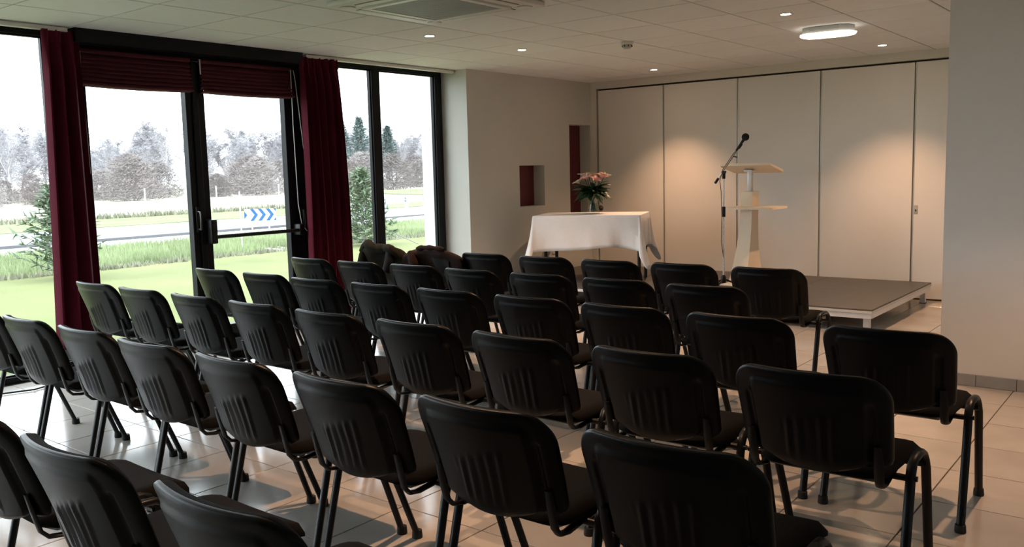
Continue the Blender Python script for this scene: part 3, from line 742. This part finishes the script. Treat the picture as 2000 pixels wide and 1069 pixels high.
# ------------------------------------------------------------------ coats over the first two chairs of the front row
def coat(cx, cy, half, top, ma, seed, label, name):
    rnd = random.Random(seed); P = [rnd.uniform(0, 6.3) for _ in range(8)]
    t = thing(name, label, 'coat', (cx, cy, .44))
    def nz_(u, v): return .010*math.sin(9*u+P[0]+3*v)+.008*math.sin(17*u+P[1]-5*v)+.006*math.sin(23*v+P[2]+4*u)
    def f(u, v):
        s_ = -1+2*u
        droop = .055*abs(s_)**2.6+.02*abs(s_)**8
        w_ = half*(1+.06*math.sin(5*v+P[3]))
        th = math.pi*v                                    # rear hem -> over the top -> front hem
        k = .062+.012*math.sin(P[4]+6*u)
        if v < .40: q = v/.40; y = -k-.030*(1-q)*-1; z = .50+(top-.05-.50)*q; y = -k*(.9+.1*q)
        elif v < .60:
            a = math.pi*(v-.40)/.20; y = -k*math.cos(a); z = top-.05+.05*math.sin(a)
        else: q = (v-.60)/.40; y = k+.05*q; z = top-.05-(top-.05-.52)*q
        lean = -.105*(z-.45)/.32
        ed = (1-abs(s_)**6)
        return (w_*s_, y*(.55+.45*ed)+lean+nz_(u, v), z-droop*(.3+.7*min(1, (z-.44)/.3))+.6*nz_(v*1.3, u)-.44)
    def g(u, v):
        q = f(u, v); a = .010
        return (q[0]*.975, q[1]*.82+.0, q[2]-.012)
    MB().shell(f, g, 40, 44).build('body', ma, t, ang=80)
    return t, f
t, f = coat(-5.40, 5.165, .27, .81, M['coat_olive'], 4, 'dark olive coat with rolled hood draped over the leftmost front row chair', 'coat')
def roll(k): return None
pts = []
for k in range(15):
    s_ = -1+2*k/14; pts.append((-.225+.46*k/14, -.165-.025*math.cos(s_*2.2)+.02*math.sin(k*.9), .365+.03*math.sin(k*.55+.6)-.10*abs(s_)**3-.02*s_))
MB().tube(pts, [.026+.016*math.sin(math.pi*k/14)+.006*math.sin(k*1.7) for k in range(15)], 12).build('hood_roll', M['coat_olive'], t)
pts = [(.14+.02*math.sin(k*.8), -.175-.006*k, .33-.035*k) for k in range(6)]
MB().tube(pts, [.03,.04,.045,.045,.04,.035], 12).build('sleeve', M['coat_black'], t)
pts = [(-.20+.012*math.sin(k*.9), -.170-.005*k, .30-.035*k) for k in range(6)]
MB().tube(pts, [.02,.034,.04,.042,.04,.035], 12).build('sleeve', M['coat_olive'], t)
t, f = coat(-4.825, 5.165, .30, .795, M['coat_brown'], 9, 'dark brown jacket with black panels draped over the second front row chair', 'jacket')
def panel(u, v, d):
    q = f(.56+.26*u, .06+.30*v); return (q[0], q[1]-d, q[2])
MB().shell(lambda u, v: panel(u, v, .012), lambda u, v: panel(u, v, .002), 10, 14).build('black_panel', M['coat_black'], t, ang=80)
pts = [(-.20+.10*k/6, -.175-.004*k, .325-.012*k-.004*k*k) for k in range(7)]
MB().tube(pts, [.02,.03,.036,.04,.04,.04,.034], 12).build('sleeve', M['coat_brown'], t)
pts = [(-.15+.30*k/10, -.14-.012*math.sin(k*.31), .352+.012*math.sin(math.pi*k/10)) for k in range(11)]
MB().tube(pts, [.012]+[.020+.004*math.sin(k*1.9) for k in range(9)]+[.012], 10).build('collar', M['coat_brown'], t)

# ------------------------------------------------------------------ outside: ground
GZ = -.15
def strip(name, x0, x1, z, m_, dz=0, y0=-60, y1=190):
    return struct(name, MB().box(x0, x1, y0, y1, z-.3, z), M[m_])
strip('lawn', -15.3, -6.53, GZ, 'lawn', y0=-60)
strip('meadow', -20.0, -15.3, GZ-.01, 'meadow')
strip('road_shoulder', -22.6, -20.0, GZ-.02, 'shoulder')
strip('kerb', -22.9, -22.6, GZ+.05, 'kerb')
strip('road', -29.5, -22.9, GZ-.02, 'asphalt')
strip('verge', -36.2, -29.5, GZ, 'meadow')
strip('field', -260, -36.2, GZ-.01, 'straw', y0=-200, y1=400)
rnd = random.Random(11)
def blades(x0, x1, y0, y1, n_, h0, h1, w_, m_, name, label):
    b = MB()
    for _ in range(n_):
        x = rnd.uniform(x0, x1); y = rnd.uniform(y0, y1); h_ = rnd.uniform(h0, h1); a = rnd.uniform(0, 6.28); ww = w_*rnd.uniform(.6, 1.4)
        dx, dy = ww*math.cos(a), ww*math.sin(a); lx, ly = rnd.uniform(-.5,.5)*h_, rnd.uniform(-.5,.5)*h_
        n0 = len(b.v); b.v += [(x-dx, y-dy, GZ-.02), (x+dx, y+dy, GZ-.02), (x+lx, y+ly, GZ+h_)]; b.f.append((n0, n0+1, n0+2))
    me = bpy.data.meshes.new(name); me.from_pydata(b.v, [], b.f); me.materials.append(M[m_])
    o = bpy.data.objects.new(name, me); COL.objects.link(o); tag(o, label, 'grass', kind='stuff'); return o
blades(-19.9, -15.4, 3, 26, 30000, .06, .22, .018, 'grass', 'tall_grass', 'rough tall grass between the lawn and the road')
blades(-36.6, -35.6, 8, 60, 6000, .08, .3, .05, 'tuft', 'weed_fringe', 'rough weeds along the edge of the dry field')
blades(-15.32, -15.0, 3, 26, 2500, .04, .12, .03, 'tuft', 'grass_edge', 'brownish uncut edge where lawn meets tall grass')
b = MB()
for _ in range(26): b.ico((-15.4+rnd.uniform(-.25,.25), 11.4+rnd.uniform(-.3,.3), GZ+rnd.uniform(.0,.05)), rnd.uniform(.02,.06), 1, (1,1,.5))
tag(b.build('rubble', M['galv']), 'small grey heap on the lawn edge', 'debris', kind='stuff')

# wire fence at the edge of the field
M['wire'] = mat('dull wire', (.17,.17,.17), .7)
t = thing('wire_fence', 'low wire mesh fence along the dry field', 'fence', (-37.0, 30, GZ))
b = MB()
for z in (.25, .55, .85, 1.12): b.tube([(0,-24,z),(0,34,z)], .006, 4)
for k in range(117): b.box(-.004, .004, -24+k*.5-.004, -24+k*.5+.004, .05, 1.12)
o = b.build('wire_mesh', M['wire'], t, False); o['kind'] = 'stuff'
for k in range(17): MB().tube([(0,-24+k*3.6,0),(0,-24+k*3.6,1.2)], .035, 6).build('post', M['galv'], t)

# chevron sign by the road
sx, sy = -22.4, 15.98
t = thing('chevron_sign', 'white road sign with blue chevrons pointing right', 'road sign', (sx, sy, GZ), R(-56)+math.pi/2+R(90))
W2, Hs, z0 = .46, .36, .25
t.rotation_euler = (0, 0, math.atan2(-sy, -sx)+math.pi/2)
MB().bev(-W2, W2, 0, .02, z0, z0+Hs, .004, 1).build('board', M['sign_white'], t)
def chev(xa, wd, full=True):
    hz = Hs/2; zc = z0+hz; k = .13
    P = [(xa, z0), (xa+wd, z0), (xa+wd+k, zc), (xa+wd, z0+Hs), (xa, z0+Hs), (xa+k, zc)]
    MB().prism(P, 'y', -.004, .001).build('chevron', M['sign_blue'], t, False)
for k in range(3): chev(-W2+.165+k*.232, .105)
zc = z0+Hs/2
MB().prism([(-W2, z0+.06), (-W2+.09, zc), (-W2, z0+Hs-.06)], 'y', -.004, .001).build('chevron', M['sign_blue'], t, False)
MB().prism([(W2-.07, z0), (W2, z0), (W2, z0+.10)], 'y', -.004, .001).build('chevron', M['sign_blue'], t, False)
MB().prism([(W2-.07, z0+Hs), (W2, z0+Hs-.10), (W2, z0+Hs)], 'y', -.004, .001).build('chevron', M['sign_blue'], t, False)
for s_ in (-.25, .25): MB().tube([(s_, .035, -.02), (s_, .035, z0+Hs-.03)], .025, 8).build('post', M['galv'], t)

M['wire2'] = mat('weathered wood stake', (.20,.20,.19), .8)
# stakes, guard rail
o = MB().tube([(-15.85,10.82,GZ-.05),(-15.86,10.83,1.12)], .016, 8).build('metal_stake', M['galv']); tag(o, 'thin grey metal stake standing in front of the chevron sign', 'stake')
o = MB().tube([(-14.2,13.35,.20),(-13.55,13.75,-.15)], .010, 8).build('leaning_stake', M['wire2']); tag(o, 'thin grey stake leaning beside the round conifer', 'stake')
t = thing('guard_rail', 'white steel guard rail along the road beyond the right window', 'guard rail', (-23.4, 20.6, GZ), 0)
dirv = Vector((-3.0, 7.5, 0))
pr = [(-.03,.42),(-.06,.46),(-.02,.52),(-.06,.58),(-.03,.62),(-.01,.62),(-.04,.58),(0,.52),(-.04,.46),(-.01,.42)]
V = [(dirv.x*k+x_, dirv.y*k, z_) for k in (-.2, 2.6) for x_, z_ in pr]; n = len(pr)
MB().add(V, [tuple(range(n)), tuple(range(n, 2*n))[::-1]]+[(i, (i+1)%n, (i+1)%n+n, i+n) for i in range(n)]).build('beam', M['galv'], t, False)
for k in range(12): p = dirv*(-.15+k*.24); MB().box(p.x-.05, p.x+.05, p.y-.05, p.y+.05, -.05, .62).build('post', M['galv'], t, False)
mb = MB().add([(-23.0,18.5,GZ-.005),(-9.6,19.0,GZ-.005),(-11,25,GZ-.005),(-32,46,GZ-.005),(-34,40,GZ-.005),(-23.4,19.5,GZ-.3),(-9.6,19.0,GZ-.3),(-11,25,GZ-.3),(-32,46,GZ-.3)], [(0,1,2,3,4)])
struct('side_road', MB().prism([(-22.9,20.2),(-15.2,17.0),(-12.0,16.2),(-9.0,19.0),(-30,44),(-35,44)], 'z', GZ-.2, GZ+.004), M['shoulder'])
struct('bank', MB().prism([(-62,52),(-44,46),(-40,62),(-60,78)], 'z', GZ-.2, GZ+.05), M['meadow'])

# ------------------------------------------------------------------ outside: trees
def tree_variant(seed, ht, spread, ntw, twl, m_bark, kind):
    rnd = random.Random(seed); tr = MB(); tips = []
    def branch(p, d, ln, rad, lev):
        pts = [p]; rads = [rad]; q = p.copy(); dd = d.copy(); k_ = 4
        for i in range(k_):
            dd = (dd+Vector((rnd.uniform(-.22,.22), rnd.uniform(-.22,.22), rnd.uniform(-.05,.18)))).normalized()
            q = q+dd*(ln/k_); pts.append(q.copy()); rads.append(rad*(1-.75*(i+1)/k_))
        tr.tube([v[:] for v in pts], rads, 4 if lev else 6, cap=False)
        if lev >= 2: tips.extend(pts[1:]); return
        nb = 7 if lev == 0 else 4
        for i in range(nb):
            f_ = (.30 if lev == 0 else .2)+.7*i/nb; j = min(k_-1, int(f_*k_)); pp_ = pts[j].lerp(pts[j+1], f_*k_-j)
            a = rnd.uniform(0, 6.28); o_ = Vector((math.cos(a), math.sin(a), rnd.uniform(.3, 1.0)))
            branch(pp_, (o_*spread+dd*.5).normalized(), ln*rnd.uniform(.38,.6), rad*.45*(1-f_*.4), lev+1)
        tips.extend(pts[2:])
    if kind == 'shrub':
        for k in range(9):
            a = rnd.uniform(0, 6.28); branch(Vector((rnd.uniform(-.6,.6), rnd.uniform(-.6,.6), 0)), Vector((math.cos(a)*.6, math.sin(a)*.6, 1)).normalized(), ht*.8, .05, 1)
    else: branch(Vector((0,0,0)), Vector((0,0,1)), ht*.86, ht*.018+.03, 0)
    tw = MB()
    for _ in range(ntw):
        p = tips[rnd.randrange(len(tips))]; a = rnd.uniform(0, 6.28); ln = twl*rnd.uniform(.4, 1.2)
        d = Vector((math.cos(a), math.sin(a), rnd.uniform(-.2, 1.0))).normalized(); p = p+Vector((rnd.gauss(0,.25), rnd.gauss(0,.25), rnd.gauss(0,.2)))*twl
        if kind == 'shrub' or rnd.random() < .5:            # fill the crown's own volume
            th_ = rnd.uniform(0, 6.28); ph_ = rnd.uniform(0, 1)**.5
            rr_ = (2.5 if kind == 'shrub' else ht*(.13 if kind == 'birch' else .27)); zz = rnd.uniform(0, 1)
            w_ = math.sqrt(max(0, 1-zz*zz)) if kind == 'shrub' else math.sin(math.pi*(.12+.88*zz))**.7
            p = Vector((rr_*w_*ph_*math.cos(th_), rr_*w_*ph_*math.sin(th_), ht*(zz*.95 if kind == 'shrub' else .22+.76*zz)))
        if p.z < .1: p.z = .1
        e = d.cross(Vector((rnd.random(), rnd.random(), rnd.random()))).normalized()*twl*.05
        n0 = len(tw.v); tw.v += [(p-e)[:], (p+e)[:], (p+d*ln)[:]]; tw.f.append((n0, n0+1, n0+2))
        q = p+d*ln*.4; d2 = (d+Vector((rnd.uniform(-1,1), rnd.uniform(-1,1), rnd.uniform(-.3,.8)))*.8).normalized()
        n0 = len(tw.v); tw.v += [(q-e*.7)[:], (q+e*.7)[:], (q+d2*ln*.6)[:]]; tw.f.append((n0, n0+1, n0+2))
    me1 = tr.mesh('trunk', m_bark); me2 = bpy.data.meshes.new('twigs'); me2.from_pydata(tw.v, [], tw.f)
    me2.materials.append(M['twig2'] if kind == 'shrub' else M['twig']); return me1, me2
def pine_variant(seed, ht, rad, n_, m_, droop=.1, base=.25):
    rnd = random.Random(seed); tr = MB().tube([(0,0,0),(0,0,ht*.6),(0,0,ht)], [ht*.018+.02, ht*.012, .01], 6); nd = MB()
    for k in range(n_):
        f_ = base+(1-base)*(k/n_); a = k*2.399+rnd.uniform(-.3,.3); L_ = rad*(1-f_)**.75*rnd.uniform(.7,1.15)+.05*rad
        z = ht*f_; d = Vector((math.cos(a), math.sin(a), .25-droop)); 
        tr.tube([(0,0,z), (d*L_*.9+Vector((0,0,z)))[:]], [.012*ht*.12+.004, .004], 4, cap=False)
        for j in range(26):
            q = d*(L_*rnd.uniform(.1,1.05))+Vector((0,0,z)); s_ = rad*.20*rnd.uniform(.5,1.3)
            dd = Vector((d.x+rnd.gauss(0,.8), d.y+rnd.gauss(0,.8), rnd.gauss(.25,.5))).normalized(); e = dd.cross(Vector((rnd.random()-.5, rnd.random()-.5, rnd.random()))).normalized()*s_*.16
            n0 = len(nd.v); nd.v += [(q-e)[:], (q+e)[:], (q+dd*s_)[:]]; nd.f.append((n0, n0+1, n0+2))
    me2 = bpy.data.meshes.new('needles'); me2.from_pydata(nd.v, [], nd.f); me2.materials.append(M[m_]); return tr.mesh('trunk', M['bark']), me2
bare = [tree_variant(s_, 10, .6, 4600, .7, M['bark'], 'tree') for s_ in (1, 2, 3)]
birch = [tree_variant(s_, 10, .45, 1300, .8, M['birch'], 'birch') for s_ in (5, 6)]
shrub = [tree_variant(s_, 4.5, .9, 4200, .55, M['bark'], 'shrub') for s_ in (8, 9)]
pine = pine_variant(4, 9, 2.5, 130, 'pine')
def plant(kind, name, me, x, y, sc_, rz, label, grp, part):
    o = inst(name, me[0], (x, y, GZ-.02), None, (0, 0, rz), (sc_[0], sc_[0], sc_[1])); tag(o, label, 'tree' if kind != 'shrub' else 'shrub', grp)
    c = inst(part, me[1], (0,0,0), o); c['kind'] = 'stuff'; return o
rnd = random.Random(21)
k = 0
for row, (X, hs_) in enumerate(((-103, .66), (-112, .76), (-121, .84), (-131, .92), (-143, 1.0))):
    y = -X*.36+row*1.7
    while y < -X*1.07:
        v = bare[k % 3]; s_ = hs_*rnd.uniform(.84, 1.1); dip = 1-.24*math.exp(-((y/-X-.497)/.03)**2)
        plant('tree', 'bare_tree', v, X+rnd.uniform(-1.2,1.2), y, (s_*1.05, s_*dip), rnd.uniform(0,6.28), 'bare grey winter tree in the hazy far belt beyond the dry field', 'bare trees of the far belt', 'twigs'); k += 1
        y += 8.0*s_*rnd.uniform(1.0, 1.25)
for q, (s_, tz) in enumerate(((.452,.62),(.481,.66),(.512,.6),(.585,.72),(.40,.64),(.985,.6))):
    X = -87; plant('tree', 'birch_tree', birch[q % 2], X, -X*s_, (tz*.7, tz), q*1.3, 'slim white-stemmed birch in front of the far belt of trees', 'white-stemmed birches', 'twigs')
for row, X in enumerate((-66, -73, -80)):
    y = -X*.37+row*2
    while y < -X*1.05:
        v = shrub[k % 2]; k += 1; r_ = y/-X
        if .505 < r_ < .60 or .66 < r_ < .76 or r_ > .86: s_ = rnd.uniform(.62, .85)
        else: s_ = rnd.uniform(.30, .52)
        if row: s_ *= 1.15
        plant('shrub', 'bare_shrub', v, X+rnd.uniform(-1,1), y, (s_*1.15, s_), rnd.uniform(0, 6.28), 'brownish bare shrub along the far edge of the dry field', 'bare shrubs by the field', 'twigs')
        y += 8.0*s_*rnd.uniform(1.0, 1.25)
for q, (r_, X, s_) in enumerate(((.862,-95,1.0),(.897,-87,1.0),(.955,-89,.91),(.926,-97,.8))):
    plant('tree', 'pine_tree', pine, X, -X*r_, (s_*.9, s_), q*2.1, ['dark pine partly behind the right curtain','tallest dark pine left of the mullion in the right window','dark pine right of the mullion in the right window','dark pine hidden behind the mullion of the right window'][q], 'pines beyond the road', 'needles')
# young conifers on the lawn
cA = pine_variant(14, 1.68, .72, 130, 'conifer', .0, .04)
cB = pine_variant(15, 1.62, .75, 80, 'conifer', -.25, .06)
o = plant('tree', 'young_conifer', cA, -14.5, 13.0, (1, 1), .4, 'young green conifer on the lawn behind the right window', None, 'needles')
o = plant('tree', 'young_conifer', cB, -14.35, 6.42, (.94, .94), 1.9, 'young green conifer with reaching branches left of the left curtain', None, 'needles')
print('TILES', nt_, nct)
